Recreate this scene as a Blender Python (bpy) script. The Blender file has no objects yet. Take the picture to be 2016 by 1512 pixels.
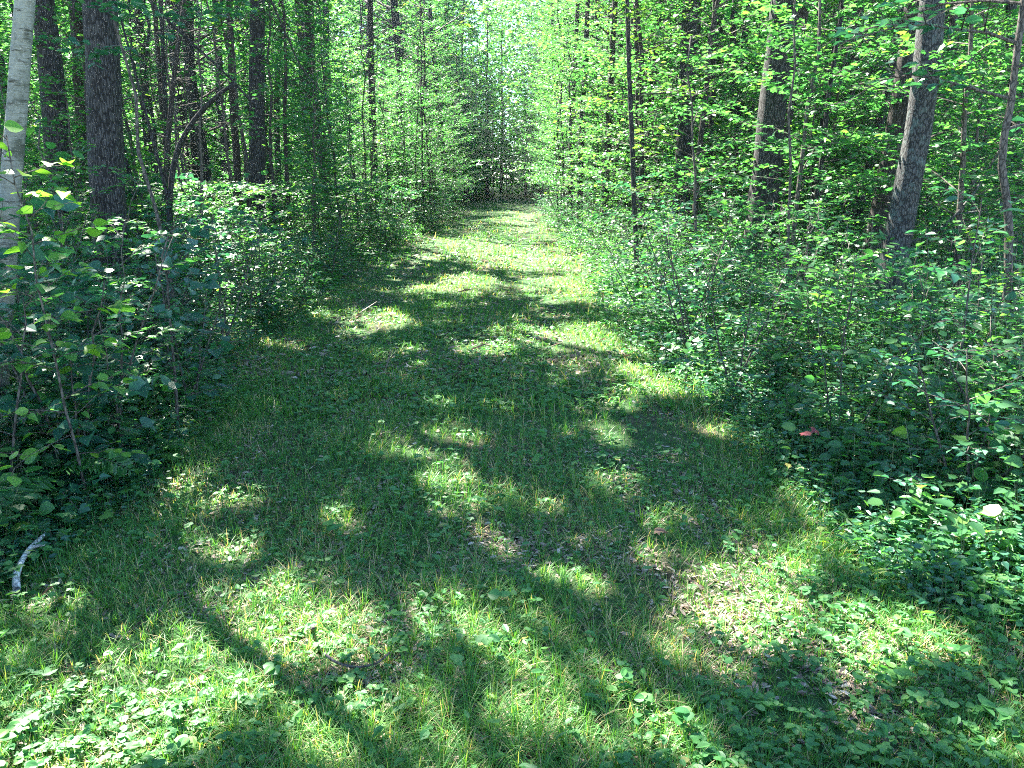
import bpy, math
import numpy as np
from math import radians as R, sin, cos, tan, pi

# ------------------------------------------------------------------ camera, light, exposure
scene = bpy.context.scene
C = bpy.data.collections.new("Place"); scene.collection.children.link(C)
CAM_H, PITCH, FPX = 1.6, math.atan(412 / 1515), 1515.0
cam_d = bpy.data.cameras.new("camera"); cam = bpy.data.objects.new("camera", cam_d); C.objects.link(cam)
cam.location = (0, 0, CAM_H); cam.rotation_euler = (pi / 2 - PITCH, 0, 0)
cam_d.sensor_width = 36; cam_d.lens = 36 * FPX / 2016; cam_d.clip_start = 0.05; cam_d.clip_end = 2000
scene.camera = cam

SUN_AZ, SUN_EL = R(-34), R(54)          # azimuth from +Y (forward), negative = to the left
SUNV = np.array([sin(SUN_AZ) * cos(SUN_EL), cos(SUN_AZ) * cos(SUN_EL), sin(SUN_EL)])
w = bpy.data.worlds.new("World"); scene.world = w; w.use_nodes = True
nt = w.node_tree; bg = nt.nodes["Background"]; bg.inputs[1].default_value = 0.075
sky = nt.nodes.new("ShaderNodeTexSky"); sky.sky_type = 'NISHITA'; sky.sun_disc = False
sky.sun_elevation = SUN_EL; sky.sun_rotation = SUN_AZ; sky.air_density = 0.8; sky.dust_density = 0.0; sky.ozone_density = 4.0
nt.links.new(sky.outputs[0], bg.inputs[0])
sd = bpy.data.lights.new("sun", 'SUN'); sd.energy = 5.0; sd.angle = R(0.55); sd.color = (1.0, 0.955, 0.87)
so = bpy.data.objects.new("sun", sd); C.objects.link(so)
from mathutils import Vector, Matrix
so.rotation_euler = Vector(SUNV).to_track_quat('Z', 'Y').to_euler()
scene.view_settings.view_transform = 'Standard'; scene.view_settings.look = 'None'
scene.view_settings.exposure = 3.65; scene.view_settings.gamma = 1.0
cy = scene.cycles
cy.max_bounces = 8; cy.diffuse_bounces = 4; cy.glossy_bounces = 2; cy.transmission_bounces = 5; cy.transparent_max_bounces = 4
cy.caustics_reflective = False; cy.caustics_refractive = False; cy.sample_clamp_indirect = 2.5
cy.use_denoising = False; cy.pixel_filter_type = 'BLACKMAN_HARRIS'; cy.filter_width = 1.05

# ------------------------------------------------------------------ helpers
rng = np.random.default_rng(7)
def nrm(v): return v / np.maximum(np.linalg.norm(v, axis=-1, keepdims=True), 1e-9)
cp, sp_ = cos(PITCH), sin(PITCH)
def ray(px, py):
    a, b = (px - 1008) / FPX, (756 - py) / FPX
    return np.array([a, cp + b * sp_, -sp_ + b * cp])
def ground_at(px, py):
    d = ray(px, py); t = CAM_H / -d[2]; return d[0] * t, d[1] * t
def at_depth(px, py, Y):
    d = ray(px, py); t = Y / d[1]; return np.array([d[0] * t, Y, CAM_H + d[2] * t])
def project(P):
    x, y, z = P[..., 0], P[..., 1], P[..., 2] - CAM_H
    zc = y * cp - z * sp_; yc = y * sp_ + z * cp
    zc = np.where(zc < 0.05, 0.05, zc)
    return 1008 + FPX * x / zc, 756 - FPX * yc / zc
def cam_depth(p): return p[1] * cp - (p[2] - CAM_H) * sp_

def vnoise(x, y, seed=0):
    x = np.asarray(x, float); y = np.asarray(y, float)
    xi, yi = np.floor(x), np.floor(y); fx, fy = x - xi, y - yi
    fx = fx * fx * (3 - 2 * fx); fy = fy * fy * (3 - 2 * fy)
    def h(a, b):
        v = np.sin(a * 127.1 + b * 311.7 + seed * 74.7) * 43758.5453
        return v - np.floor(v)
    return (h(xi, yi) * (1 - fx) + h(xi + 1, yi) * fx) * (1 - fy) + (h(xi, yi + 1) * (1 - fx) + h(xi + 1, yi + 1) * fx) * fy
def fbm(x, y, seed=0):
    return (vnoise(x, y, seed) + .5 * vnoise(2.1 * x, 2.1 * y, seed + 1) + .25 * vnoise(4.3 * x, 4.3 * y, seed + 2)) / 1.75

def trail_x(y):
    y = np.asarray(y, float)
    return np.interp(y, [0, 4, 7, 14, 25, 45, 60], [-0.1, -0.25, -0.65, -0.76, -0.5, -0.35, 0.2])
def trail_hw(y):
    y = np.asarray(y, float)
    return np.interp(y, [0, 3, 5, 7, 14, 25, 60], [2.0, 1.8, 1.72, 1.72, 1.8, 1.4, 1.3])
def off_trail(x, y):        # metres outside the edge of the trail (negative: on it)
    return np.abs(x - trail_x(y)) - trail_hw(y) - 0.5 * (fbm(np.asarray(x) * .3 + 9, np.asarray(y) * .8, 5) - .5)
def gz(x, y):
    x = np.asarray(x, float); y = np.asarray(y, float)
    s = np.clip((np.abs(x - trail_x(y)) - trail_hw(y)) / 2, 0, 1)
    return 0.05 * (fbm(x * .9, y * .9, 11) - .5) + s * (0.16 * (fbm(x * .35, y * .35, 12) - .35)) - 0.03 * np.exp(-((np.abs(x - trail_x(y)) - 1.0) / .3) ** 2)

# Sun flecks on the trail: (px, py, rx, ry, tilt) ellipses measured in the photo, turned into ground positions once
FLECKS = [(330,1400,400,140,-12),(600,1300,160,60,0),(420,1330,330,105,-18),(250,1440,300,60,-8),(620,1290,170,60,0),(800,1310,190,48,4),(520,1215,130,26,-14),(90,1470,160,60,0),
 (1260,1290,150,52,14),(1130,1260,110,38,0),(1430,1170,150,55,14),(1340,1110,70,30,0),(1560,1240,110,45,24),(1690,1090,120,48,10),(1790,1120,90,40,10),(1700,1440,95,70,30),(1880,1310,60,20,15),
 (1480,1030,40,22,0),(700,1450,200,50,0),(1080,1440,160,34,0),(1000,1330,90,34,10),(1330,1470,150,34,5),(300,1240,120,26,-15),(1180,1370,110,26,0),(1540,1120,80,34,10),(370,960,52,30,-5),(400,850,34,12,0),(640,940,46,30,10),
 (860,925,75,28,30),(925,975,95,42,20),(965,1065,58,42,30),(790,1000,30,22,0),(170,1035,48,22,0),(1230,935,34,20,0),(1320,1020,40,18,0),
 (765,628,48,18,10),(640,622,30,8,0),(1090,668,115,20,0),(940,690,66,12,0),(1190,690,60,18,12),(1150,655,50,10,0),(1270,735,66,22,12),(1370,770,120,24,5),(1400,720,60,30,0),(700,650,30,6,0),
 (850,572,90,10,0),(930,555,60,8,0),(1100,560,95,14,4),(1040,520,110,9,0),(960,497,120,9,0),(1120,590,50,9,0),(820,507,55,6,0),(985,437,80,5,0),(960,470,90,4,0),(1000,455,40,2,0),(960,415,60,2,0),(990,402,40,2,0),
 (480,1100,50,14,0),(130,1210,70,20,0),(330,905,30,10,0),(560,1130,60,14,10),(760,1150,40,8,0),(1600,1010,30,10,0)]
def ellipse(a, b, rx, ry, t):
    c = np.array(ground_at(a, b)); t = R(t)
    ex = np.array(ground_at(a + rx * cos(t), b + rx * sin(t))) - c
    lo = np.array(ground_at(a + ry * sin(t), b - ry * cos(t))); hi = np.array(ground_at(a - ry * sin(t), b + ry * cos(t)))
    return (lo + hi) / 2 * .5 + c * .5, np.linalg.inv(np.column_stack([ex, (hi - lo) / 2]))
FL = [ellipse(*q) for q in FLECKS]
DK = [ellipse(1700, 800, 360, 200, 0), ellipse(210, 720, 250, 230, 0), ellipse(1500, 620, 200, 80, 0), ellipse(1870, 930, 220, 110, 0)]
def lit(P, low=None):
    """1 where the sun's ray through P comes down on a place of the ground that the photo shows in sunlight."""
    s = P[:, 2] / SUNV[2]; g = P[:, :2] - SUNV[:2] * s[:, None]
    x, y = g[:, 0], g[:, 1]
    j = (fbm(x * 3.2, y * 3.2, 21) - .5) * 1.1 + (fbm(x * 9, y * 9, 22) - .5) * .45
    out = np.zeros(len(P), bool); dith = (np.sin(P[:, 0] * 531.7 + P[:, 1] * 917.3) * .5 + .5) * .38 - .12
    for c, M in FL:
        q = (g - c) @ M.T
        out |= (q ** 2).sum(1) ** .5 + j * 1.1 + dith < 1.04
    if low is None: low = P[:, 2] < 1.5
    side = ~low & ((np.abs(x - trail_x(y)) > trail_hw(y) + .2) | (y > 17) | (y < 1.6))
    for c, M in DK: side &= (((g - c) @ M.T) ** 2).sum(1) ** .5 + j * .5 > 1
    n = fbm(x * .55, y * .55, 31) * .6 + fbm(x * 1.9, y * 1.9, 33) * .4
    out |= side & (n > np.where((x < -2.2) & (y > 8), .445, np.where(y > 17, .47, .535)) + dith * .15)
    out |= ~low & (fbm(x * 6, y * 6, 41) > np.where(y < 2.9, .575, .625) + dith * .12)
    return out

class Acc:
    """collects vertices and polygons, then makes one mesh"""
    def __init__(s): s.v, s.l, s.t, s.a, s.n = [], [], [], [], 0
    def add(s, v, l, t, a=None):
        s.v.append(v); s.l.append(np.asarray(l) + s.n); s.t.append(np.asarray(t))
        s.a.append(np.full(len(v), .5) if a is None else np.broadcast_to(a, len(v)).copy()); s.n += len(v)
    def tube(s, P, r, sides=5, a=.5, lump=0, seed=0, cap=True):
        P = np.asarray(P, float); n = len(P); r = np.broadcast_to(np.asarray(r, float), n)
        T = nrm(np.gradient(P, axis=0)); ref = np.array([0.13, 1, 0.05]) if abs(T[0][2]) > .6 else np.array([0, 0, 1.])
        U = nrm(np.cross(T, ref)); V = np.cross(T, U)
        th = np.arange(sides) * 2 * pi / sides
        rr = r[:, None] * np.ones(sides)
        if lump:
            tt, zz = np.meshgrid(th, np.arange(n))
            rr = rr * (1 + lump * (vnoise(np.cos(tt) * 2 + 7 + seed, np.sin(tt) * 2 + zz * .35, seed) - .5) * 2)
        ring = P[:, None] + rr[..., None] * (np.cos(th)[None, :, None] * U[:, None] + np.sin(th)[None, :, None] * V[:, None])
        i = np.arange(n - 1)[:, None] * sides; j = np.arange(sides)[None]; k = (j + 1) % sides
        q = np.stack([i + j, i + k, i + sides + k, i + sides + j], -1).reshape(-1)
        l, t = q, np.full((n - 1) * sides, 4)
        if cap:
            l = np.r_[l, np.arange(sides) + (n - 1) * sides]; t = np.r_[t, sides]
        s.add(ring.reshape(-1, 3), l, t, a)
    def mesh(s, name, mat, smooth=False):
        v = np.concatenate(s.v).astype(np.float32); l = np.concatenate(s.l).astype(np.int32); t = np.concatenate(s.t).astype(np.int32)
        a = np.concatenate(s.a).astype(np.float32)
        m = bpy.data.meshes.new(name); m.vertices.add(len(v)); m.vertices.foreach_set("co", v.ravel())
        m.loops.add(len(l)); m.loops.foreach_set("vertex_index", l)
        m.polygons.add(len(t)); m.polygons.foreach_set("loop_start", np.r_[0, np.cumsum(t)[:-1]].astype(np.int32))
        m.polygons.foreach_set("use_smooth", np.full(len(t), smooth))
        at = m.attributes.new("var", 'FLOAT', 'POINT'); at.data.foreach_set("value", a)
        m.update(calc_edges=True); m.materials.append(mat); return m

def half(pts, mid):      # outline of one half -> template of two mirrored faces round the midrib
    V = [(0, 0, 0), (1, 0, mid)] + [(u, v, w) for u, v, w in pts] + [(u, -v, w) for u, v, w in pts]
    k = len(pts)
    return np.array(V, float), [[0] + list(range(2, 2 + k)) + [1], [0, 1] + list(range(1 + 2 * k, 1 + k, -1))]
TPL = {
 'oval': half([(.22, .22, .05), (.62, .25, .05)], -.08),
 'round': half([(.08, .26, .04), (.42, .42, .07), (.8, .26, .03)], -.07),
 'heart': half([(-.12, .16, .02), (-.02, .38, .06), (.3, .47, .09), (.66, .28, .04)], -.12),
 'lance': half([(.3, .13, .03), (.65, .11, .02)], -.1),
 'maple': half([(-.06, .14, .02), (-.02, .42, -.02), (.16, .36, .03), (.36, .56, -.04), (.46, .26, .04), (.62, .33, .0), (.7, .14, .02)], -.12),
 'quad': (np.array([(0, 0, 0), (.5, .3, .04), (1, 0, -.05), (.5, -.3, .04)], float), [[0, 1, 2, 3]]),
}
def fine(prof, curl, fold, ser=0.):
    """a leaf blade of two strips along a drooping midrib; prof = half widths at even steps, ser = toothing of the edge"""
    k = len(prof); u = np.linspace(0, 1, k + 2); V = [(0, 0, 0)]; F = []
    for i, h in enumerate(prof):
        a = u[i + 1]; m = -curl * a * a; e = h * (1 + ser * (1 if i % 2 else -1)); back = .06 * h
        V += [(a, 0, m), (a - back - (.09 if i == 0 and h > .3 else 0), e, m + fold * h - .25 * h * h), (a - back - (.09 if i == 0 and h > .3 else 0), -e, m + fold * h - .25 * h * h)]
    V.append((1, 0, -curl)); t = len(V) - 1
    F += [[0, 1, 2], [0, 3, 1]]
    for i in range(k - 1):
        a, b = 1 + 3 * i, 4 + 3 * i; F += [[a, b, b + 1, a + 1], [a, a + 2, b + 2, b]]
    a = 1 + 3 * (k - 1); F += [[a, t, a + 1], [a, a + 2, t]]
    return np.array(V, float), F
TPL['needle'] = half([(.3, .022, .01), (.7, .018, .05)], .03)
TPL['heartf'] = fine([.37, .46, .46, .41, .32, .21, .1], .2, .3, .05)
TPL['roundf'] = fine([.24, .36, .41, .39, .31, .18], .18, .3, .03)
TPL['ovalf'] = fine([.14, .22, .26, .26, .22, .13], .22, .3, .05)
class Leaves:
    def __init__(s, tpl): s.tpl = tpl; s.p, s.d, s.n, s.s = [], [], [], []
    def put(s, p, d, n, size):
        s.p.append(p); s.d.append(d); s.n.append(n); s.s.append(np.broadcast_to(size, len(p)))
    def fold(s, acc, g, carve=False, keep=None, var=None, zmin=.7):
        if not s.p: return
        p, d, n, z = np.concatenate(s.p), nrm(np.concatenate(s.d)), np.concatenate(s.n), np.concatenate(s.s)
        k = np.ones(len(p), bool)
        if carve: k &= ~((lit(p) | lit(p + d * z[:, None])) & (p[:, 2] > zmin))
        if keep is not None: k &= keep(p)
        p, d, n, z = p[k], d[k], n[k], z[k]
        if not len(p): return
        b = nrm(np.cross(n, d)); n = np.cross(d, b)
        T, F = TPL[s.tpl]
        wv = 1 + g.normal(0, .12, len(p)); hv = g.normal(1, .9, len(p))
        v = p[:, None] + z[:, None, None] * (T[None, :, 0, None] * d[:, None] + (T[None, :, 1] * wv[:, None])[..., None] * b[:, None] + (T[None, :, 2] * hv[:, None])[..., None] * n[:, None])
        fl = np.concatenate([np.array(f) for f in F]); ft = np.array([len(f) for f in F])
        l = (np.arange(len(p))[:, None] * len(T) + fl[None]).ravel()
        a = np.repeat(np.clip(g.normal(.45, .2, len(p)) if var is None else g.normal(var[0], var[1], len(p)), 0, 1), len(T))
        acc.add(v.reshape(-1, 3), l, np.tile(ft, len(p)), a)

def twig(W, L, p0, d0, length, r0, g, size, spacing, droop=.25, side=True, rise=0., tilt=.35, start=.12, thin=False):
    """a leafy shoot: a bending stem, side shoots in a flat spray, alternate leaves lying nearly level"""
    n = 6; s = np.linspace(0, 1, n)[:, None]
    d0 = nrm(np.asarray(d0, float)); b = nrm(np.cross(d0, [0, 0, 1.]) + 1e-6)
    wob = g.normal(0, .04, (n, 3)) * length; wob[0] = 0
    P = p0 + d0 * length * s + np.array([0, 0, 1.]) * length * (rise * s - droop * s ** 2) + b * g.normal(0, .12) * length * s ** 2 + wob * s
    if not (thin and lit(P).mean() > .1): W.tube(P, np.linspace(r0, max(r0 * .25, .0012), n), 4 if r0 < .012 else 6, cap=False)
    def leafrow(P, ln, st):
        m = max(2, int(ln * (1 - st) / spacing)); t = st + (1 - st) * (np.arange(m) + g.random(m) * .6) / m
        t = np.clip(t, 0, 1); q = np.stack([np.interp(t, np.linspace(0, 1, len(P)), P[:, i]) for i in range(3)], 1)
        dd = nrm(P[-1] - P[0]); bb = nrm(np.cross(dd, [0, 0, 1.]) + 1e-6)
        sg = np.where(np.arange(m) % 2 == 0, 1., -1.)[:, None]
        ang = g.uniform(.5, 1.25, m)[:, None]
        ld = dd * np.cos(ang) + bb * sg * np.sin(ang) + g.normal(0, .15, (m, 3)) - np.array([0, 0, .12])
        nn = np.array([0, 0, 1.]) + g.normal(0, tilt, (m, 3))
        L.put(q + ld * .012, ld, nn, size * g.uniform(.6, 1.2, m))
    leafrow(P, length, start)
    if side:
        k = max(2, int(length / .16))
        k = min(k, 9)
        for i in range(k):
            t = .18 + .75 * (i + g.random() * .5) / k
            q = np.array([np.interp(t, s[:, 0], P[:, c]) for c in range(3)])
            sg = 1 if i % 2 else -1
            dd = nrm(d0 * .7 + b * sg * g.uniform(.6, 1.1) + np.array([0, 0, g.normal(.05, .15)]))
            ln = length * (1 - t * .75) * g.uniform(.4, .62)
            Q = q + dd * ln * s[:4] * 1.66 + np.array([0, 0, -1.]) * droop * .7 * ln * s[:4] ** 2
            if not thin or (P[0][2] < 3.2 and not lit(Q).any()): W.tube(Q, np.linspace(r0 * .5, .001, 4), 3, cap=False)
            leafrow(Q, ln, .1)

# ------------------------------------------------------------------ materials
def new_mat(name):
    m = bpy.data.materials.new(name); m.use_nodes = True; n = m.node_tree.nodes; n.clear()
    return m, n, m.node_tree.links, n.new("ShaderNodeOutputMaterial")
def ramp(n, stops):
    r = n.new("ShaderNodeValToRGB"); e = r.color_ramp.elements
    while len(e) < len(stops): e.new(.5)
    for x, (p, c) in zip(e, stops): x.position = p; x.color = (*c, 1)
    return r
def leaf_mat(name, stops, trans, tfac=.45, rough=.42, spec=.5):
    m, n, k, o = new_mat(name)
    at = n.new("ShaderNodeAttribute"); at.attribute_name = "var"
    oi = n.new("ShaderNodeObjectInfo"); ma = n.new("ShaderNodeMath"); ma.operation = 'MULTIPLY_ADD'; ma.inputs[1].default_value = .25; ma.inputs[2].default_value = -.12
    k.new(oi.outputs['Random'], ma.inputs[0]); ad = n.new("ShaderNodeMath"); ad.operation = 'ADD'; k.new(at.outputs['Fac'], ad.inputs[0]); k.new(ma.outputs[0], ad.inputs[1])
    r = ramp(n, stops); k.new(ad.outputs[0], r.inputs[0])
    p = n.new("ShaderNodeBsdfPrincipled"); p.inputs['Roughness'].default_value = rough; p.inputs['Specular IOR Level'].default_value = spec
    k.new(r.outputs[0], p.inputs['Base Color'])
    t = n.new("ShaderNodeBsdfTranslucent"); mx = n.new("ShaderNodeMix"); mx.data_type = 'RGBA'; mx.blend_type = 'MULTIPLY'; mx.inputs[0].default_value = 1
    k.new(r.outputs[0], mx.inputs[6]); mx.inputs[7].default_value = (*trans, 1); k.new(mx.outputs[2], t.inputs[0])
    s = n.new("ShaderNodeMixShader"); s.inputs[0].default_value = tfac; k.new(p.outputs[0], s.inputs[1]); k.new(t.outputs[0], s.inputs[2]); k.new(s.outputs[0], o.inputs[0])
    return m
M_LEAF = leaf_mat("broad leaf", [(0, (.02, .085, .036)), (.5, (.036, .125, .042)), (.85, (.075, .18, .038)), (1, (.13, .23, .03))], (2.2, 2.4, 1.0), .5)
M_LEAFL = leaf_mat("young leaf", [(0, (.024, .095, .04)), (.5, (.042, .14, .045)), (.85, (.08, .185, .038)), (1, (.13, .23, .035))], (2.0, 2.25, 1.05), .52)
M_LEAFD = leaf_mat("dark leaf", [(0, (.014, .065, .042)), (.6, (.025, .105, .058)), (1, (.055, .15, .05))], (2.1, 2.3, 1.2), .38, .36)
M_GLOW = leaf_mat("sunlit-tint young leaf", [(0, (.05, .16, .04)), (.5, (.1, .24, .03)), (1, (.18, .3, .03))], (2.0, 1.9, .8), .5)  # leaf colour brightened and yellowed to imitate sun glowing through
M_CANOPY = leaf_mat("canopy leaf", [(0, (.03, .09, .028)), (.6, (.06, .15, .03)), (1, (.12, .2, .03))], (2.6, 2.3, .9), .45)
M_GRASS = leaf_mat("grass blade", [(0, (.027, .12, .028)), (.45, (.048, .165, .032)), (.8, (.1, .23, .032)), (.93, (.24, .25, .08)), (1, (.36, .29, .16))], (2.2, 2.1, .9), .4, .5, .4)
M_COVER = leaf_mat("herb leaf", [(0, (.027, .115, .036)), (.5, (.05, .165, .042)), (.9, (.11, .22, .04)), (1, (.22, .2, .06))], (2.2, 2.2, 1.0), .35, .5, .35)
M_LITTER = leaf_mat("dry litter", [(0, (.05, .034, .026)), (.35, (.16, .115, .09)), (.7, (.34, .26, .2)), (1, (.5, .43, .37))], (1.2, 1, .8), .15, .6, .3)
M_TAN = leaf_mat("tan dead leaf", [(0, (.12, .07, .04)), (1, (.2, .12, .075))], (1, 1, 1), .1, .7, .2)
M_RED = leaf_mat("red leaf", [(0, (.16, .02, .03)), (1, (.24, .045, .06))], (1.8, .8, .8), .4)

def bark_mat(name, dark, light, scale=(28, 28, 4), bump=.9, patch=None, birch=False):
    m, n, k, o = new_mat(name)
    tc = n.new("ShaderNodeTexCoord"); mp = n.new("ShaderNodeMapping"); mp.inputs['Scale'].default_value = scale; k.new(tc.outputs['Object'], mp.inputs[0])
    no = n.new("ShaderNodeTexNoise"); no.inputs['Scale'].default_value = 1; no.inputs['Detail'].default_value = 6; no.inputs['Roughness'].default_value = .7; k.new(mp.outputs[0], no.inputs[0])
    vo = n.new("ShaderNodeTexVoronoi"); vo.feature = 'DISTANCE_TO_EDGE'; vo.inputs['Scale'].default_value = .8
    wp = n.new("ShaderNodeVectorMath"); wp.operation = 'MULTIPLY_ADD'; wp.inputs[1].default_value = (1.2, 1.2, 1.2); k.new(no.outputs['Color'], wp.inputs[0]); k.new(mp.outputs[0], wp.inputs[2]); k.new(wp.outputs[0], vo.inputs[0])
    p = n.new("ShaderNodeBsdfPrincipled"); p.inputs['Roughness'].default_value = .85; p.inputs['Specular IOR Level'].default_value = .25
    if birch:
        r = ramp(n, [(.3, (.17, .165, .13)), (.6, (.26, .26, .21)), (.8, (.33, .32, .28))]); lo = n.new("ShaderNodeTexNoise"); lo.inputs['Scale'].default_value = 2.3; lo.inputs['Detail'].default_value = 9; lo.inputs['Roughness'].default_value = .8; k.new(tc.outputs['Object'], lo.inputs[0])
        r.color_ramp.elements[0].color = (.1, .1, .08, 1)
        k.new(lo.outputs['Fac'], r.inputs[0]); r3 = ramp(n, [(.56, (1, 1, 1)), (.63, (.22, .2, .17))]); k.new(no.outputs['Fac'], r3.inputs[0])
        m3 = n.new("ShaderNodeMix"); m3.data_type = 'RGBA'; m3.blend_type = 'MULTIPLY'; m3.inputs[0].default_value = 1; k.new(r.outputs[0], m3.inputs[6]); k.new(r3.outputs[0], m3.inputs[7]); col = m3.outputs[2]
    else:
        mu = n.new("ShaderNodeMath"); mu.operation = 'MULTIPLY'; mr = n.new("ShaderNodeMapRange"); mr.inputs['From Max'].default_value = .15; k.new(vo.outputs['Distance'], mr.inputs[0])
        k.new(mr.outputs[0], mu.inputs[0]); k.new(no.outputs['Fac'], mu.inputs[1])
        r = ramp(n, [(0, tuple(c * .45 for c in dark)), (.25, dark), (.7, light)]); k.new(mu.outputs[0], r.inputs[0]); col = r.outputs[0]
    if patch:
        n2 = n.new("ShaderNodeTexNoise"); n2.inputs['Scale'].default_value = 5 if birch else 13; n2.inputs['Detail'].default_value = 8; n2.inputs['Roughness'].default_value = .75; k.new(tc.outputs['Object'], n2.inputs[0])
        r2 = ramp(n, [(.52, (0, 0, 0)), (.62, (1, 1, 1))]); k.new(n2.outputs['Fac'], r2.inputs[0])
        mx = n.new("ShaderNodeMix"); mx.data_type = 'RGBA'; k.new(r2.outputs[0], mx.inputs[0]); k.new(col, mx.inputs[6]); mx.inputs[7].default_value = (*patch, 1); col = mx.outputs[2]
    k.new(col, p.inputs['Base Color'])
    bu = n.new("ShaderNodeBump"); bu.inputs['Strength'].default_value = bump; bu.inputs['Distance'].default_value = .02
    if birch: k.new(no.outputs['Fac'], bu.inputs['Height'])
    else: k.new(mu.outputs[0], bu.inputs['Height'])
    k.new(bu.outputs[0], p.inputs['Normal']); k.new(p.outputs[0], o.inputs[0]); return m
M_OAK = bark_mat("ridged bark", (.03, .028, .026), (.085, .08, .076), (62, 62, 11), 1.0)
M_MAPLE = bark_mat("grey bark", (.03, .029, .028), (.095, .094, .088), (58, 58, 20), .8, patch=(.085, .11, .1))
M_ASH = bark_mat("brown bark", (.033, .028, .024), (.09, .076, .064), (66, 66, 14), .8)
M_BIRCH = bark_mat("white bark", None, None, (7, 7, 42), .9, patch=(.08, .085, .06), birch=True)
M_TWIG = bark_mat("twig bark", (.05, .042, .034), (.14, .12, .1), (60, 60, 20), .3)
M_STEM = leaf_mat("green stem", [(0, (.06, .08, .04)), (1, (.12, .13, .06))], (1, 1, 1), .05)
M_STICK = bark_mat("weathered stick bark", (.3, .3, .28), (.55, .56, .53), (40, 40, 20), .4)

def ground_mat(name, trail):
    m, n, k, o = new_mat(name); tc = n.new("ShaderNodeTexCoord")
    def noise(s, d=8):
        x = n.new("ShaderNodeTexNoise"); x.inputs['Scale'].default_value = s; x.inputs['Detail'].default_value = d; x.inputs['Roughness'].default_value = .7; k.new(tc.outputs['Object'], x.inputs[0]); return x
    a, b = noise(14), noise(1.3, 4); f = noise(90, 4)
    r = ramp(n, [(.3, (.016, .012, .009)), (.5, (.05, .036, .026)), (.62, (.12, .09, .065)), (.75, (.22, .17, .125))]); k.new(a.outputs['Fac'], r.inputs[0])
    g = ramp(n, [(.35, (.02, .055, .018)), (.7, (.04, .1, .03))]); k.new(f.outputs['Fac'], g.inputs[0])
    mr = ramp(n, [(.34, (.1, .1, .1)), (.55, (.95 if trail else .6,) * 3)]); k.new(b.outputs['Fac'], mr.inputs[0])
    mx = n.new("ShaderNodeMix"); mx.data_type = 'RGBA'; k.new(mr.outputs[0], mx.inputs[0]); k.new(r.outputs[0], mx.inputs[6]); k.new(g.outputs[0], mx.inputs[7])
    p = n.new("ShaderNodeBsdfPrincipled"); p.inputs['Roughness'].default_value = .95; p.inputs['Specular IOR Level'].default_value = .15; k.new(mx.outputs[2], p.inputs['Base Color'])
    bu = n.new("ShaderNodeBump"); bu.inputs['Strength'].default_value = 1; bu.inputs['Distance'].default_value = .03; k.new(a.outputs['Fac'], bu.inputs['Height'])
    k.new(bu.outputs[0], p.inputs['Normal']); k.new(p.outputs[0], o.inputs[0]); return m

# ------------------------------------------------------------------ object helpers
def tag(o, label=None, cat=None, group=None, kind=None):
    for k, v in (('label', label), ('category', cat), ('group', group), ('kind', kind)):
        if v: o[k] = v
    return o
def link(name, me, parent=None, loc=None):
    o = bpy.data.objects.new(name, me); C.objects.link(o)
    if parent: o.parent = parent
    if loc is not None: o.location = loc
    return o
def thing(name, label, cat, loc, group=None):
    return tag(link(name, None, None, loc), label, cat, group)
def copy_thing(src, loc, rz, sc, label, group):
    r = src.copy(); C.objects.link(r); r.location = loc; r.rotation_euler = (0, 0, rz); r.scale = (sc, sc, sc); r['label'] = label; r['group'] = group
    for ch in src.children:
        c = ch.copy(); C.objects.link(c); c.parent = r
    return r
def parts(root, plist):        # plist: (name, acc, material, smooth) built in world space round root.location
    off = np.array(root.location)
    for nm, acc, mat, sm in plist:
        if acc.n:
            acc.v = [v - off for v in acc.v]; link(nm, acc.mesh(nm, mat, sm), root)

# ------------------------------------------------------------------ ground, trail
def sheet(xs, ys, dz=0., edge=None):
    X, Y = np.meshgrid(xs, ys)
    if edge is not None: X = edge(X, Y)
    Z = gz(X, Y) + dz; a = Acc(); ny, nx = X.shape
    i = np.arange(ny - 1)[:, None] * nx + np.arange(nx - 1)[None]
    a.add(np.stack([X, Y, Z], -1).reshape(-1, 3), np.stack([i, i + 1, i + nx + 1, i + nx], -1).ravel(), np.full((ny - 1) * (nx - 1), 4)); return a
xs = np.r_[np.linspace(-148, -20, 10), np.linspace(-19, 19, 240), np.linspace(20, 148, 10)]
ys = np.r_[np.linspace(-11, -5, 4), np.linspace(-4, 66, 400), np.linspace(68, 163, 10)]
tag(link("ground", sheet(xs, ys).mesh("ground", ground_mat("forest floor", False), True)), kind="structure")
def edge(U, Y):
    e = trail_x(Y) + U * (trail_hw(Y) + .25 * (fbm(Y * 1.3, U * 3, 61) - .5)); return e
tag(link("trail", sheet(np.linspace(-1, 1, 60), np.linspace(-3, 60, 420), .012, edge).mesh("trail", ground_mat("trail soil", True), True)), kind="structure")

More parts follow.
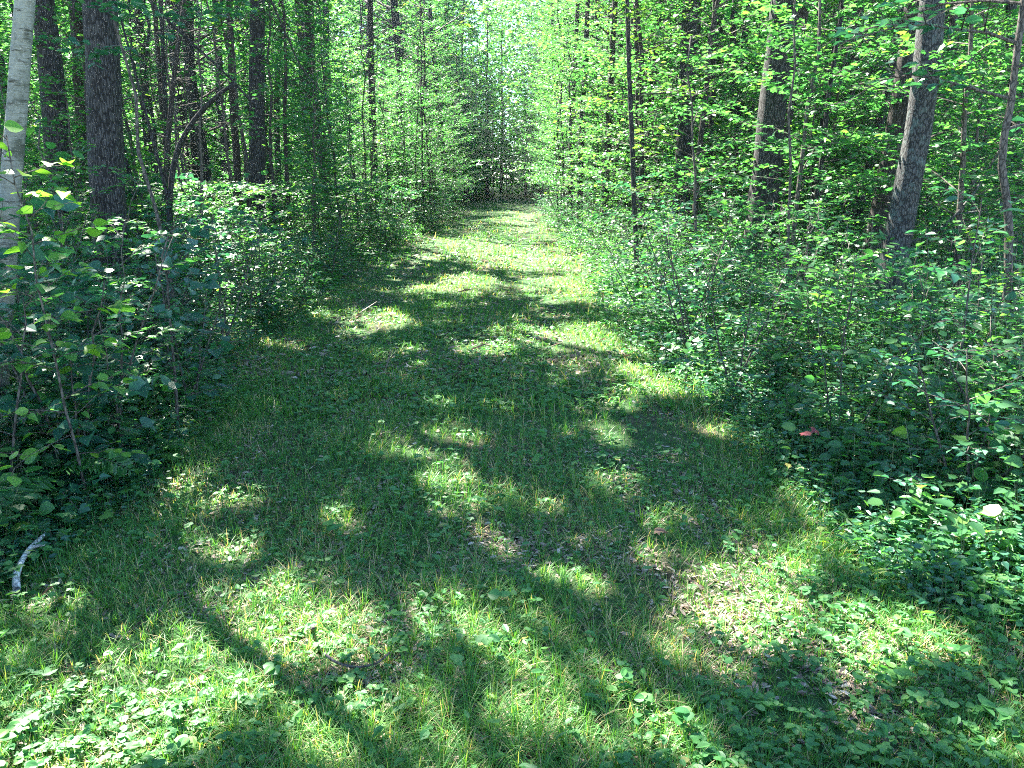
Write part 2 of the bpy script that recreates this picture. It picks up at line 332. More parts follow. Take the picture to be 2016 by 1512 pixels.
# ------------------------------------------------------------------ grass, herbs, litter (nobody could count them)
def scatter(n, y0, y1, dens, g, xr=None, p_off=None):
    """random ground points inside (a little beyond) the field of view, thinned by dens(x, y)"""
    y = y0 * (y1 / y0) ** g.random(n) if y0 > 0 else g.uniform(y0, y1, n)
    hw = (.80 * y + 1.0) if xr is None else xr
    x = g.uniform(-1, 1, n) * hw
    k = g.random(n) < dens(x, y); return x[k], y[k]
def grass(n, y0, y1, width, h, g, dens, acc):
    x, y = scatter(n, y0, y1, dens, g)
    # gather blades in tufts
    tx = np.round(x / .07) * .07; ty = np.round(y / .07) * .07
    x = x + (tx + .03 * np.sin(ty * 91) - x) * .55; y = y + (ty + .03 * np.sin(tx * 77) - y) * .55
    m = len(x); z = gz(x, y); az = g.uniform(0, 2 * pi, m); tall = .45 + 1.1 * fbm(x * 2.3, y * 2.3, 71)
    hh = h * tall * g.uniform(.45, 1.35, m); bend = g.uniform(.15, 1.15, m); wd = width * g.uniform(.6, 1.4, m)
    d = np.stack([np.cos(az), np.sin(az), 0 * az], 1); b = np.stack([-np.sin(az), np.cos(az), 0 * az], 1)
    V = []
    for t, ww in ((0, .8), (.4, 1.), (.75, .65)):
        c = np.stack([x, y, z - .005], 1) + d * (hh * bend * t ** 1.8)[:, None] + np.array([0, 0, 1.]) * (hh * (t - .35 * bend * t * t))[:, None]
        V += [c - b * (wd * ww / 2)[:, None], c + b * (wd * ww / 2)[:, None]]
    V.append(np.stack([x, y, z], 1) + d * (hh * bend)[:, None] + np.array([0, 0, 1.]) * (hh * (1 - .42 * bend))[:, None])
    V = np.stack(V, 1); fl = np.array([0, 1, 3, 2, 2, 3, 5, 4, 4, 5, 6]); ft = [4, 4, 3]
    l = (np.arange(m)[:, None] * 7 + fl[None]).ravel()
    a = np.clip(g.normal(.42, .2, m) + .35 * (fbm(x * 1.2, y * 1.2, 72) - .5), 0, 1); dead = g.random(m) < .07 + .16 * (fbm(x * 1.7, y * 1.7, 73) > .6); a = np.where(dead, g.uniform(.9, 1, m), np.minimum(a, .86))
    acc.add(V.reshape(-1, 3), l, np.tile(ft, m), np.repeat(a, 7))
def d_grass(x, y):
    o = off_trail(x, y); p = .35 + .9 * (fbm(x * 1.1, y * 1.1, 74)) ** 1.2; ruts = np.where(np.abs(np.abs(x - trail_x(y)) - 1.05) < .28, .55, 1)
    return np.clip(p * np.where(o < 0, ruts, np.exp(-np.maximum(o, 0) / .35) * .8 + .04), 0, 1)
A = Acc()
grass(330000, 1.45, 5, .0027, .08, rng, d_grass, A)
grass(230000, 5, 13, .0052, .09, rng, d_grass, A)
grass(90000, 13, 58, .016, .12, rng, d_grass, A)
tag(link("trail_grass", A.mesh("trail_grass", M_GRASS)), kind="stuff")
def d_cover(x, y):
    o = off_trail(x, y); return np.clip((fbm(x * 1.6, y * 1.6, 81) - .28) * 2.4 * np.where(o < 0, 1, .75), 0, 1)
def herbs(n, y0, y1, size, g, L, S, dens, h=.05, tri=True):
    x, y = scatter(n, y0, y1, dens, g); m = len(x); z = gz(x, y); hh = h * g.uniform(.5, 1.5, m)
    top = np.stack([x + g.normal(0, .01, m), y + g.normal(0, .01, m), z + hh], 1); az = g.uniform(0, 2 * pi, m); sz = size * g.uniform(.6, 1.35, m)
    tl = g.normal(0, .22, (m, 3)); nn = np.array([0, 0, 1.]) + tl
    for q in ((-1.15, 0, 1.15) if tri else (0,)):
        a = az + q; L.put(top, np.stack([np.cos(a), np.sin(a), g.normal(-.05, .12, m)], 1), nn, sz)
    if S is not None:
        b = np.stack([x, y, z], 1); w_ = np.array([.0012, 0, 0])
        v = np.stack([b - w_, b + w_, top + w_, top - w_], 1).reshape(-1, 3); S.add(v, np.arange(m * 4), np.full(m, 4), .3)
A = Acc(); Lr, Lo = Leaves('round'), Leaves('oval'); Ll = Leaves('lance'); Lm = Leaves('maple')
herbs(15000, 1.45, 5, .021, rng, Lr, A, d_cover, .05); herbs(24000, 5, 14, .034, rng, Lr, None, d_cover, .05); herbs(16000, 14, 56, .07, rng, Lr, None, d_cover, .05)
herbs(1100, 1.45, 6, .036, rng, Lr, A, d_cover, .07)
d_few = lambda x, y: np.clip((fbm(x * .9, y * .9, 82) - .35) * 2, 0, 1) * .6
herbs(4500, 1.45, 8, .038, rng, Lo, A, d_few, .06, False)
herbs(900, 1.45, 7, .08, rng, Ll, A, d_few, .02, False)
d_side = lambda x, y: np.clip(off_trail(x, y) * 1.4 + .35, 0, 1) * np.clip(fbm(x * 1.3, y * 1.3, 83) * 1.6 - .2, 0, 1)
herbs(14000, 2.2, 9, .032, rng, Lr, A, d_side, .12); herbs(12000, 2.2, 9, .045, rng, Lm, A, d_side, .14, False); herbs(12000, 9, 26, .08, rng, Lo, None, d_side, .18)
for L in (Lr, Lo, Ll, Lm): L.fold(A, rng)
tag(link("ground_cover", A.mesh("ground_cover", M_COVER)), kind="stuff")
A = Acc(); L = Leaves('oval'); L2 = Leaves('lance')
def litter(n, y0, y1, size, L, dens, g=rng):
    x, y = scatter(n, y0, y1, dens, g); m = len(x); az = g.uniform(0, 2 * pi, m)
    L.put(np.stack([x, y, gz(x, y) + .012 + g.random(m) * .012], 1), np.stack([np.cos(az), np.sin(az), g.normal(.1, .2, m)], 1), np.array([0, 0, 1.]) + g.normal(0, .45, (m, 3)), size * g.uniform(.4, 1.4, m))
one = lambda x, y: .08 + .92 * np.clip((fbm(x * 2.6, y * 2.6, 91) - .47) * 3.2, 0, .8)
litter(26000, 1.45, 6, .03, L, one); litter(110000, 1.45, 6, .03, L2, one); litter(26000, 6, 16, .05, L, one); litter(26000, 6, 16, .08, L2, one); litter(14000, 16, 50, .1, L, one)
L3 = Leaves('needle'); litter(2600, 1.45, 6, .1, L3, one); litter(1500, 6, 16, .25, L3, one); L3.fold(A, rng, var=(.25, .2))
L.fold(A, rng, var=(.5, .28)); L2.fold(A, rng, var=(.62, .25))
tag(link("leaf_litter", A.mesh("leaf_litter", M_LITTER)), kind="stuff")

# ------------------------------------------------------------------ trees the photo shows by their trunks
KEEP = lambda P: ~((np.abs(P[:, 0] - trail_x(P[:, 1])) < np.where(P[:, 1] > 22, 1.0, 1.5)) & (P[:, 2] < np.where(P[:, 1] > 22, 4.0, 4.2)) & (P[:, 1] > 2))
INVIEW = lambda P: P[:, 2] > 0
def trunk_line(pts, Y, H):
    P = np.array([at_depth(a, b, Y) for a, b in pts]); P = P[np.argsort(P[:, 2])]
    lo, hi = P[0], P[-1]; s = (P[min(1, len(P) - 1)] - P[0]); s = s / s[2] if len(P) > 1 and s[2] > .05 else np.array([0, 0, 1.])
    base = lo - s * lo[2] if lo[2] > 0 else lo.copy(); base[2] = gz(base[0], base[1]) - .06; base[1] = Y
    t = (P[-1] - P[-2]); t = t / t[2] if len(P) > 1 else np.array([0, 0, 1.])
    top = hi + t * (H - hi[2]) * .75; top[2] = H
    K = np.vstack([base, P[(P[:, 2] > .15)], top]); z = np.linspace(K[0][2], H, 26)
    Q = np.stack([np.interp(z, K[:, 2], K[:, 0]), np.interp(z, K[:, 2], K[:, 1]), z], 1)
    Q[:, 0] += np.convolve(np.pad(rng.normal(0, .025, 26), 2, mode='edge'), np.ones(5) / 5, 'valid') * np.clip(np.arange(26) / 5, 0, 1)
    return Q
def crown_on(Q, r, g, z0, W, L, nb, reach, size, rise=.5, spacing=.12, thin=False):
    H = Q[-1][2]
    for i in range(nb):
        z = z0 + (H - z0) * (i + g.random()) / nb * .97
        p = np.array([np.interp(z, Q[:, 2], Q[:, c]) for c in range(3)]); f = (z - z0) / (H - z0)
        cand = g.uniform(0, 2 * pi, 12 if thin else 1); az = cand[0]
        if thin:
            sc_ = [lit(p + np.array([cos(a), sin(a), rise * .6]) * reach * np.linspace(0, 1, 10)[:, None]).mean() for a in cand]; az = cand[int(np.argmin(sc_))]
        ln = reach * (1 - .45 * f) * g.uniform(.65, 1.15); d = np.array([cos(az), sin(az), rise * g.uniform(.3, 1.1)]); d = nrm(d)
        n = 5; s = np.linspace(0, 1, n)[:, None]; B = p + d * ln * s + np.array([0, 0, 1]) * ln * .12 * s ** 2 + g.normal(0, .05, (n, 3)) * ln * s
        W.tube(B, np.linspace(max(r * .3, .012), .008, n), 5, cap=False)
        for k in range(7):
            t = .25 + .75 * (k + g.random() * .6) / 7; q = np.array([np.interp(t, s[:, 0], B[:, c]) for c in range(3)])
            a2 = az + g.uniform(.5, 1.3) * (1 if k % 2 else -1)
            twig(W, L, q, [cos(a2), sin(a2), g.uniform(-.1, .35)], ln * g.uniform(.3, .5), .009, g, size, spacing, .12, True, 0, .5, thin=thin)
def photo_tree(name, label, pts, Y, wpx, H, bark, z0=6.5, nb=16, reach=3.2, size=.13, low=(), leaf=None, group=None, taper=.5, seed=1):
    g = np.random.default_rng(seed + 500); Q = trunk_line(pts, Y, H)
    mid = at_depth(*pts[0], Y); r = wpx / 2 / FPX * cam_depth(mid)
    z = Q[:, 2]; rad = r * (1.12 - z / H * taper * 1.5); rad = np.maximum(rad, r * .18); rad *= 1 + .45 * np.exp(-z / .22)
    T = Acc(); n2 = 110; zz = np.linspace(z[0], z[-1], n2); QQ = np.stack([np.interp(zz, z, Q[:, c]) for c in range(3)], 1)
    T.tube(QQ, np.interp(zz, z, rad), 20 if wpx > 30 else 10, lump=.07, seed=seed)
    W = Acc(); L = Leaves('oval' if seed % 2 else 'maple'); A = Acc()
    crown_on(Q, r, g, z0, W, L, nb, reach, size, thin=True); L.fold(A, g, carve=True, keep=KEEP)
    S = Leaves('maple' if seed % 3 == 0 else 'oval')
    if name == "slender_tree": low = [(zz_, g.uniform(0, 6.28), g.uniform(.6, 1.5), g.uniform(.1, .5), .08) for zz_ in np.linspace(1.0, 6.5, 15)]
    for (zb, az, ln, rise, sz) in low:                       # low boughs seen in the photo
        p = np.array([np.interp(zb, z, Q[:, c]) for c in range(3)])
        twig(W, S, p, [sin(az), cos(az), rise], ln, .012, g, sz, .06, .3)
    S.fold(A, g, carve=True, keep=KEEP)
    root = thing(name, label, "tree", (Q[0][0], Q[0][1], gz(Q[0][0], Q[0][1])), group)
    parts(root, [("trunk", T, bark, True), ("branch", W, M_TWIG, False), ("crown", A, leaf or M_CANOPY, False)])
    return root
photo_tree("birch_tree", "pale peeling birch trunk at the left edge of the picture", [(16, 420), (29, 250), (44, 100), (53, 10)], 4.4, 37, 9.5, M_BIRCH, 4.4, 18, 2.6, .11, seed=1)
photo_tree("oak_tree", "thick dark ridged trunk just right of the birch, widest on the left side", [(216, 500), (207, 250), (194, 20)], 8.4, 60, 14, M_OAK, 6, 38, 4.8, .14, seed=2)
photo_tree("oak_tree", "dim trunk in shade between the birch and the thick ridged trunk", [(112, 300), (100, 160), (86, 10)], 10.5, 44, 14, M_OAK, 6, 38, 4.8, .14, seed=3)
photo_tree("ash_tree", "narrow trunk half hidden behind the thick ridged trunk on the left", [(168, 330), (160, 160), (150, 20)], 12.5, 26, 13, M_ASH, 6.5, 18, 3.2, .13, seed=4)
photo_tree("ash_tree", "straight dark trunk alone at the left quarter of the picture", [(505, 385), (505, 200), (506, 10)], 13.5, 30, 14, M_OAK, 5.5, 22, 3.8, .13, seed=5)
for i, (p, Y, wp, lb) in enumerate([
    ([(292, 240), (275, 60)], 17, 17, "slim trunk second right of the thick ridged trunk"),
    ([(318, 200), (303, 20)], 16, 10, "first of the thin poles between the ridged trunk and the straight dark trunk"),
    ([(330, 330), (325, 150), (318, 10)], 13, 9, "thin pole rising from behind the leaning bough on the left"),
    ([(330, 320), (340, 190), (356, 60), (366, 0)], 11, 10, "thin sapling bending right as it rises, left of the dark trunk"),
    ([(385, 300), (376, 120), (372, 10)], 17, 18, "mid sized trunk between the thin poles and the straight dark trunk"),
    ([(472, 420), (462, 240), (454, 30)], 14, 14, "slender trunk just left of the straight dark trunk"),
    ([(548, 360), (545, 200), (552, 40)], 20, 12, "slender grey trunk right of the straight dark trunk"),
    ([(735, 280), (732, 150), (730, 20)], 24, 15, "trunk half veiled by bright leaves left of the trail"),
    ([(860, 170), (852, 90), (846, 10)], 34, 12, "far trunk leaning over the left side of the trail")]):
    photo_tree("slender_tree", lb, p, Y, wp, 11 + i % 3, M_ASH if i % 2 else M_OAK, 5 + (i % 3), 15, 2.9, .13, seed=10 + i)
photo_tree("oak_tree", "thick dark trunk right of centre with a sunlit left edge", [(1498, 430), (1520, 200), (1543, 10)], 10.5, 52, 14, M_OAK, 6.5, 16, 3.0, .13, seed=31)
photo_tree("ash_tree", "brown trunk close behind the thick dark trunk on the right", [(1530, 330), (1556, 180), (1578, 10)], 12, 30, 13, M_ASH, 6.5, 14, 2.8, .13, seed=32)
photo_tree("maple_tree", "leaning grey trunk with pale lichen patches on the right side", [(1752, 560), (1775, 440), (1800, 310), (1820, 190), (1838, 10)], 6.9, 47, 12, M_MAPLE, 5.6, 14, 3.0, .12, seed=33)
photo_tree("ash_tree", "brown trunk directly behind the leaning lichen trunk", [(1738, 400), (1772, 230), (1800, 20)], 9.6, 36, 13, M_ASH, 6.5, 14, 2.8, .13, seed=34)
photo_tree("slender_tree", "thin dark trunk leaning right, left of the lichen trunk", [(1706, 340), (1738, 210), (1765, 80)], 12.5, 19, 11, M_OAK, 6, 12, 2.6, .13, seed=35)
photo_tree("maple_tree", "tall trunk with a bright left edge midway between the trail and the thick right trunk", [(1340, 400), (1352, 200), (1360, 10)], 14.5, 32, 14, M_OAK, 6, 16, 3.2, .13, seed=36)
for i, (p, Y, wp, lb) in enumerate([
    ([(1672, 310), (1678, 180), (1680, 50)], 15, 13, "slim upright trunk between the thick right trunk and the leaning lichen trunk"),
    ([(1122, 380), (1128, 220), (1136, 40)], 25, 11, "leftmost slender trunk on the right side of the trail"),
    ([(1142, 400), (1146, 230), (1156, 40)], 23, 11, "second slender trunk on the right side of the trail"),
    ([(1190, 420), (1202, 200), (1211, 10)], 18.5, 13, "dark slender trunk right of the pair beside the trail"),
    ([(1252, 480), (1246, 340), (1240, 190)], 10.5, 9, "thin crooked pole with a knob on top, right of the trail"),
    ([(1255, 290), (1256, 130), (1252, 10)], 15.5, 10, "slender trunk with a thin white sunlit line along it"),
    ([(1280, 210), (1290, 110), (1302, 10)], 19, 13, "trunk leaning right behind the crooked pole"),
    ([(1398, 320), (1404, 180), (1408, 20)], 16, 11, "thin trunk just right of the tall bright edged trunk"),
    ([(1450, 280), (1462, 160), (1470, 20)], 19, 14, "slim trunk just left of the thick dark right trunk"),
    ([(1860, 300), (1866, 150), (1878, 10)], 15, 17, "trunk rising just right of the leaning lichen trunk"),
    ([(1905, 200), (1908, 100), (1910, 10)], 19, 15, "straight far trunk near the top right corner"),
    ([(1925, 340), (1946, 240), (1975, 120)], 16, 9, "thin leaning pole near the right edge"),
    ([(2000, 300), (1996, 200), (1990, 80)], 13, 20, "brown trunk at the right edge behind the forked sapling"),
    ([(1098, 270), (1092, 150), (1086, 20)], 38, 8, "far thin trunk among yellow leaves just right of the sky gap")]):
    photo_tree("slender_tree", lb, p, Y, wp, 11 + i % 3, M_ASH if i % 2 else M_OAK, 5.5 + (i % 3), 12, 2.6, .13, seed=50 + i)
# trees added mostly out of view, crowns carved to shade the foreground in patches
for i, (x, y) in enumerate([(-7.5, 4.5), (-10.5, 8), (-8.4, 13.4), (-6.2, 16.2), (-7.4, 9.6), (-5.9, 6.3), (-5.4, 4.2), (-5.4, 2.2)]):
    g = np.random.default_rng(900 + i); H = 12.5 + g.random() * 2; z = np.linspace(-.1, H, 14); Q = np.stack([x + g.normal(0, .04, 14).cumsum(), y + g.normal(0, .04, 14).cumsum(), z], 1)
    T, W, A, L = Acc(), Acc(), Acc(), Leaves('quad'); r = .07 if i in (6, 8) else .12; T.tube(Q, np.linspace(r, .02, 14), 10, lump=.05, seed=i)
    crown_on(Q, r, g, 6.0, W, L, 42, 4.9, .18, spacing=.1, thin=True); L.fold(A, g, carve=True, keep=KEEP)
    root = thing("added_canopy_tree", "added tree left of the near trail whose carved high crown shades the foreground", "tree", (x, y, 0), "added trees whose carved high crowns shade the near trail")
    parts(root, [("trunk", T, M_OAK, True), ("branch", W, M_TWIG, False), ("crown", A, M_CANOPY, False)])

# ------------------------------------------------------------------ where a plant stands, in words
MARKS = [(30, "the birch", 4.4), (205, "the thick ridged trunk", 8.4), (330, "the thin poles", 12), (470, "the straight dark trunk", 13.5), (620, "the left thicket", 12), (740, "the veiled trunk", 24), (850, "the far left curve", 30), (990, "the trail's end", 52),
 (1070, "the yellow leaves", 30), (1135, "the slender pair", 16), (1200, "the dark slender trunk", 15), (1250, "the crooked pole", 10.5), (1350, "the bright edged trunk", 14.5), (1430, "the slim trunk", 19), (1510, "the thick right trunk", 10.5), (1620, "the upright gap", 15), (1690, "the slim upright trunk", 15), (1780, "the lichen trunk", 6.9), (1880, "the corner trunks", 15), (1980, "the forked sapling", 5.6)]
SEEN = {}
def describe(x, y, leaf, kind, high, group):
    px, _ = project(np.array([x, y, .5 * high])); px = float(px); m = min(MARKS, key=lambda q: abs(q[0] - px)); d = px - m[0]
    rel = ("in front of" if y < m[2] else "behind") if abs(d) < 14 else (("just " if abs(d) < 34 else "") + ("right of " if d > 0 else "left of ")).strip()
    dist = "near the camera" if y < 6.5 else "in the near wood" if y < 11 else "midway back" if y < 19 else "far back" if y < 33 else "in the farthest wood"
    tall = ("ankle high", "knee high", "waist high", "head high", "tall", "very tall")[int(np.searchsorted([.35, .75, 1.25, 2.1, 5], high))]
    lab = f"{tall} {leaf} {kind} {rel} {m[1]}, {dist}" if 'tree' not in kind or kind == 'young tree' else f"{leaf} {kind} {rel} {m[1]}, {dist}"
    if len(lab.split()) > 15: lab = lab.replace("near the camera", "close by").replace("in the farthest wood", "farthest back").replace("in the near wood", "close behind").replace("young tree", "tree")
    n = SEEN[lab] = SEEN.get(lab, 0) + 1; lab = lab.replace("young tree", "slim tree") if group.endswith("head of the trail") else lab
    if n > 1:
        lab2 = ["", "second ", "third ", "fourth ", "fifth ", "sixth "][min(n - 1, 5)] + lab
        if n < 6: lab = lab2
    return lab, group + (" left of the trail" if x < trail_x(y) else " right of the trail")
LEAFW = {'oval': 'oval-leaved', 'round': 'round-leaved', 'heart': 'heart-leaved', 'maple': 'maple-leaved', 'lance': 'narrow-leaved', 'quad': 'small-leaved'}

# ------------------------------------------------------------------ saplings and shrubs: one of each kind, then copies
def sapling(name, seed, H, r, nb, reach, size, tpl, mat, z0=.5, spacing=.065, loc=(0, 0, 0), lean=.1, carve=False, label="", cat="sapling", group=None, multi=1, wood=None, tilt=.35, az_bias=None, keep=None):
    g = np.random.default_rng(seed); W, A, L, T = Acc(), Acc(), Leaves(tpl), Acc(); loc = np.array(loc, float)
    for mstem in range(multi):
        a0 = g.uniform(0, 2 * pi); ln = lean * (1 + mstem * .8); z = np.linspace(-.04, H * g.uniform(.75, 1), 10); f = z / H
        b0 = g.normal(0, .05, 2) * (mstem > 0)
        Q = loc + np.stack([b0[0] + cos(a0) * ln * f * H + g.normal(0, .012 * H, 10) * f, b0[1] + sin(a0) * ln * f * H + g.normal(0, .012 * H, 10) * f, z], 1)
        T.tube(Q, r * (1 - .82 * np.clip(f, 0, 1)), 7, lump=.05, seed=seed)
        for i in range(nb):
            zz = z0 + (Q[-1][2] - loc[2] - z0) * (i + g.random() * .8) / nb; p = np.array([np.interp(zz + loc[2], Q[:, 2], Q[:, c]) for c in range(3)])
            az = i * 2.4 + g.uniform(-.5, .5) if az_bias is None else az_bias + g.normal(0, .9)
            f2 = (zz - z0) / max(H - z0, .1)
            twig(W, L, p, [cos(az), sin(az), g.uniform(.1, .6) + .4 * f2], reach * (1.1 - .55 * f2) * g.uniform(.6, 1.15), max(.0025, r * .22), g, size, spacing, .22, True, 0, tilt, thin=carve)
    L.fold(A, g, carve=carve, keep=KEEP if carve else keep)
    root = thing(name, label, cat, tuple(loc), group)
    parts(root, [("stem", T, wood or M_TWIG, True), ("branch", W, M_TWIG, False), ("foliage", A, mat, tpl.endswith('f'))])
    return root
def far_tree(seed, i, loc=(0, 0, 0), carve=False):
    g = np.random.default_rng(seed); H = 11.5 + i; z = np.linspace(-.1, H, 12); loc = np.array(loc, float)
    Q = np.stack([g.normal(0, .07, 12).cumsum(), g.normal(0, .07, 12).cumsum(), z], 1); Q[:, :2] -= Q[0, :2]; Q = Q + loc
    T, W, A, L = Acc(), Acc(), Acc(), Leaves(['oval', 'quad'][carve]); T.tube(Q, np.linspace(.11 + .015 * i, .03, 12), 9, lump=.05, seed=i)
    crown_on(Q, .1, g, 1.6 + .3 * i, W, L, 34, 2.5, .15, spacing=.10, thin=carve); L.fold(A, g, carve=carve, keep=KEEP if carve else None)
    r = thing("forest_tree", "", "tree", tuple(loc)); parts(r, [("trunk", T, [M_OAK, M_ASH][i % 2], True), ("branch", W, M_TWIG, False), ("crown", A, [M_LEAFL, M_LEAF][i % 2], False)])
    return r

CLEAR = [(1485, 1585, 10.5, .9), (1745, 1850, 6.9, .9), (1765, 1800, 9.6, .4), (165, 235, 8.4, .9), (490, 522, 13.5, .9), (1335, 1370, 14.5, .8), (300, 345, 11, .5), (1115, 1215, 15, .7), (1240, 1262, 10.5, .6), (455, 475, 13.5, .3), (1672, 1688, 14, .4)]
gP = np.random.default_rng(77)
def place(protos, meta, n, region, dens, smin, smax, gap, kind, group, uniq=None, build=None):
    made, tries = 0, 0; pts = []
    while made < n and tries < n * 60:
        tries += 1; x, y = region(gP)
        if gP.random() > dens(x, y): continue
        if any((x - a) ** 2 + (y - b) ** 2 < gap * gap for a, b in pts): continue
        if not -130 < float(project(np.array([x, y, 1.]))[0]) < 2150: continue
        if kind == "shrub" and y < 7 and gP.random() < .8:
            px = float(project(np.array([x, y, .8]))[0])
            if 1690 < px < 1850: continue
        if kind != "shrub" and gP.random() < .9:
            px = float(project(np.array([x, y, 1.5]))[0]); h_ = 1515 / y
            if any(a - rr * h_ < px < b + rr * h_ and y < Y - .3 for a, b, Y, rr in CLEAR): continue
        pts.append((x, y)); k = int(gP.integers(len(protos))); sc = gP.uniform(smin, smax)
        lab, grp = describe(x, y, LEAFW[meta[k][1]], kind, meta[k][0] * sc, group)
        rz = gP.uniform(0, 2 * pi); loc = (x, y, float(gz(x, y)))
        if uniq and uniq(x, y):
            o = build(k, loc, 5000 + made, sc); o['label'] = lab; o['group'] = grp
        elif not protos[k].get('placed'):
            o = protos[k]; o['placed'] = 1; o.location = loc; o.rotation_euler = (0, 0, rz); o.scale = (sc,) * 3; o['label'] = lab; o['group'] = grp
        else: copy_thing(protos[k], loc, rz, sc, lab, grp)
        made += 1
side = lambda x, y, lo: 1. if off_trail(x, y) > lo else 0.

SHR = [(.8 + .13 * i, ['round', 'oval', 'oval', 'heart', 'maple', 'oval'][i]) for i in range(6)]
shr = [sapling("understory_shrub", 200 + i, SHR[i][0], .008, 9, .5, [.042, .048, .038, .055, .048, .045][i], SHR[i][1], M_LEAFD if i % 2 else M_LEAF, .1, .03, cat="shrub", multi=3, lean=.22) for i in range(6)]
def reg_edge(g):
    y = 3.1 * (34 / 3.1) ** g.random(); s = -1 if g.random() < .5 else 1
    x = trail_x(y) + s * (trail_hw(y) + .1 + abs(g.normal(0, 1.6))); return float(x), float(y)
def reg_wide(g):
    y = 4.5 * (26 / 4.5) ** g.random(); x = g.uniform(-1, 1) * (.70 * y + .6); return float(x), float(y)
place(shr, SHR, 175, reg_edge, lambda x, y: side(x, y, .18), .6, 1.25, .32, "shrub", "trailside shrubs")
place(shr, SHR, 115, reg_wide, lambda x, y: side(x, y, 1.3), .8, 1.6, .4, "shrub", "woodland shrubs")

SAP = [([2.6, 3.4, 4.2, 5.2, 3.0, 6.0, 4.6][i], ['maple', 'oval', 'round', 'maple', 'oval', 'oval', 'maple'][i]) for i in range(7)]
def mk_sap(i, seed, loc=(0, 0, 0), carve=False, sc=1.):
    return sapling("understory_sapling", seed, SAP[i][0] * sc, .016 + .003 * i, [20, 24, 28, 34, 22, 38, 30][i], [1.0, 1.1, 1.25, 1.4, 1.0, 1.5, 1.3][i], [.058, .06, .055, .07, .05, .062, .068][i], SAP[i][1], [M_LEAF, M_LEAFL][i % 2], .35 + .08 * i, .042, loc=loc, carve=carve, cat="sapling")
sap = [mk_sap(i, 300 + i) for i in range(7)]
def reg_sap(g):
    y = 5.6 * (48 / 5.6) ** (g.random() ** .8); s = -1 if g.random() < .55 else 1
    x = trail_x(y) + s * (trail_hw(y) + .9 + abs(g.normal(0, .26 * y))); return float(x), float(y)
leftnear = lambda x, y: x < trail_x(y) and off_trail(x, y) < 4.5 and y < 17
place(sap, SAP, 255, reg_sap, lambda x, y: side(x, y, .9) * (1 if y > 11 else .75), .75, 1.2, .7, "sapling", "understory saplings", leftnear, lambda k, loc, sd, sc: mk_sap(k, sd, loc, True, sc))
YNG = [([6.5, 8.0, 5.5, 7.2, 9.0][i], ['maple', 'oval', 'oval', 'maple', 'oval'][i]) for i in range(5)]
def mk_young(i, seed, loc=(0, 0, 0), carve=False, sc=1.):
    return sapling("young_tree", seed, YNG[i][0] * sc, .03 + .004 * i, [32, 38, 30, 34, 40][i], [1.5, 1.7, 1.4, 1.6, 1.8][i], [.08, .07, .068, .085, .072][i], YNG[i][1], [M_LEAFL, M_LEAF][i % 2], .8, .05, loc=loc, carve=carve, cat="tree", lean=.05, wood=[M_ASH, M_OAK][i % 2])
yng = [mk_young(i, 350 + i) for i in range(5)]
def reg_yng(g):
    y = 9.5 * (48 / 9.5) ** g.random(); s = -1 if g.random() < .5 else 1
    x = trail_x(y) + s * (trail_hw(y) + 1.2 + abs(g.normal(0, .34 * y))); return float(x), float(y)
place(yng, YNG, 190, reg_yng, lambda x, y: side(x, y, 1.2), .8, 1.15, 1.0, "young tree", "young trees", lambda x, y: leftnear(x, y) or (x < trail_x(y) and y < 28 and off_trail(x, y) < 5), lambda k, loc, sd, sc: mk_young(k, sd, loc, True, sc))
place(yng, YNG, 34, lambda g: (lambda y, s: (float(trail_x(y) + s * (trail_hw(y) + .7 + abs(g.normal(0, .8)))), float(y)))(22 + 28 * g.random(), -1 if g.random() < .5 else 1), lambda x, y: 1, .85, 1.2, 1.3, "young tree", "young trees along the far trail")
FAR = [(11.5 + i, ['oval', 'maple'][0]) for i in range(5)]
far = [far_tree(400 + i, i) for i in range(5)]
def reg_far(g):
    y = 17 + 37 * g.random() ** 1.1; s = -1 if g.random() < .5 else 1; return float(trail_x(y) + s * (trail_hw(y) + 2.0 + abs(g.normal(0, .42 * y)))), float(y)
place(far, FAR, 120, reg_far, lambda x, y: side(x, y, 1.8), .8, 1.15, 1.6, "forest tree", "forest trees", lambda x, y: x < trail_x(y) and off_trail(x, y) < 11 and y < 40, lambda k, loc, sd, sc: far_tree(sd, k, loc, True))
place(far, FAR, 75, lambda g: (float(g.uniform(-38, 38)), float(g.uniform(53, 76))), lambda x, y: 1 if abs(x + .2) > 2.6 or y > 60 else 0, .75, 1.05, 1.9, "tree", "trees closing the wood")
place(far, FAR, 7, lambda g: (float(g.uniform(-7, 7)), float(g.uniform(53, 60))), lambda x, y: 1 if abs(x) > 1.6 else 0, .85, 1.1, 1.6, "tall tree", "trees at the head of the trail")
place(yng, YNG, 14, lambda g: (float(g.uniform(-4, 4)), float(g.uniform(50, 58))), lambda x, y: 1 if abs(x - .2) > 1.4 or y > 54 else 0, .9, 1.25, 1.2, "young tree", "young trees at the head of the trail")
place(sap, SAP, 30, lambda g: (float(g.uniform(-7, 7)), float(g.uniform(49, 57))), lambda x, y: 1 if abs(x) > 2.0 or y > 52 else 0, .7, 1.1, .9, "sapling", "saplings closing the trail")
for o in C.objects:
    if 'placed' in o: del o['placed']

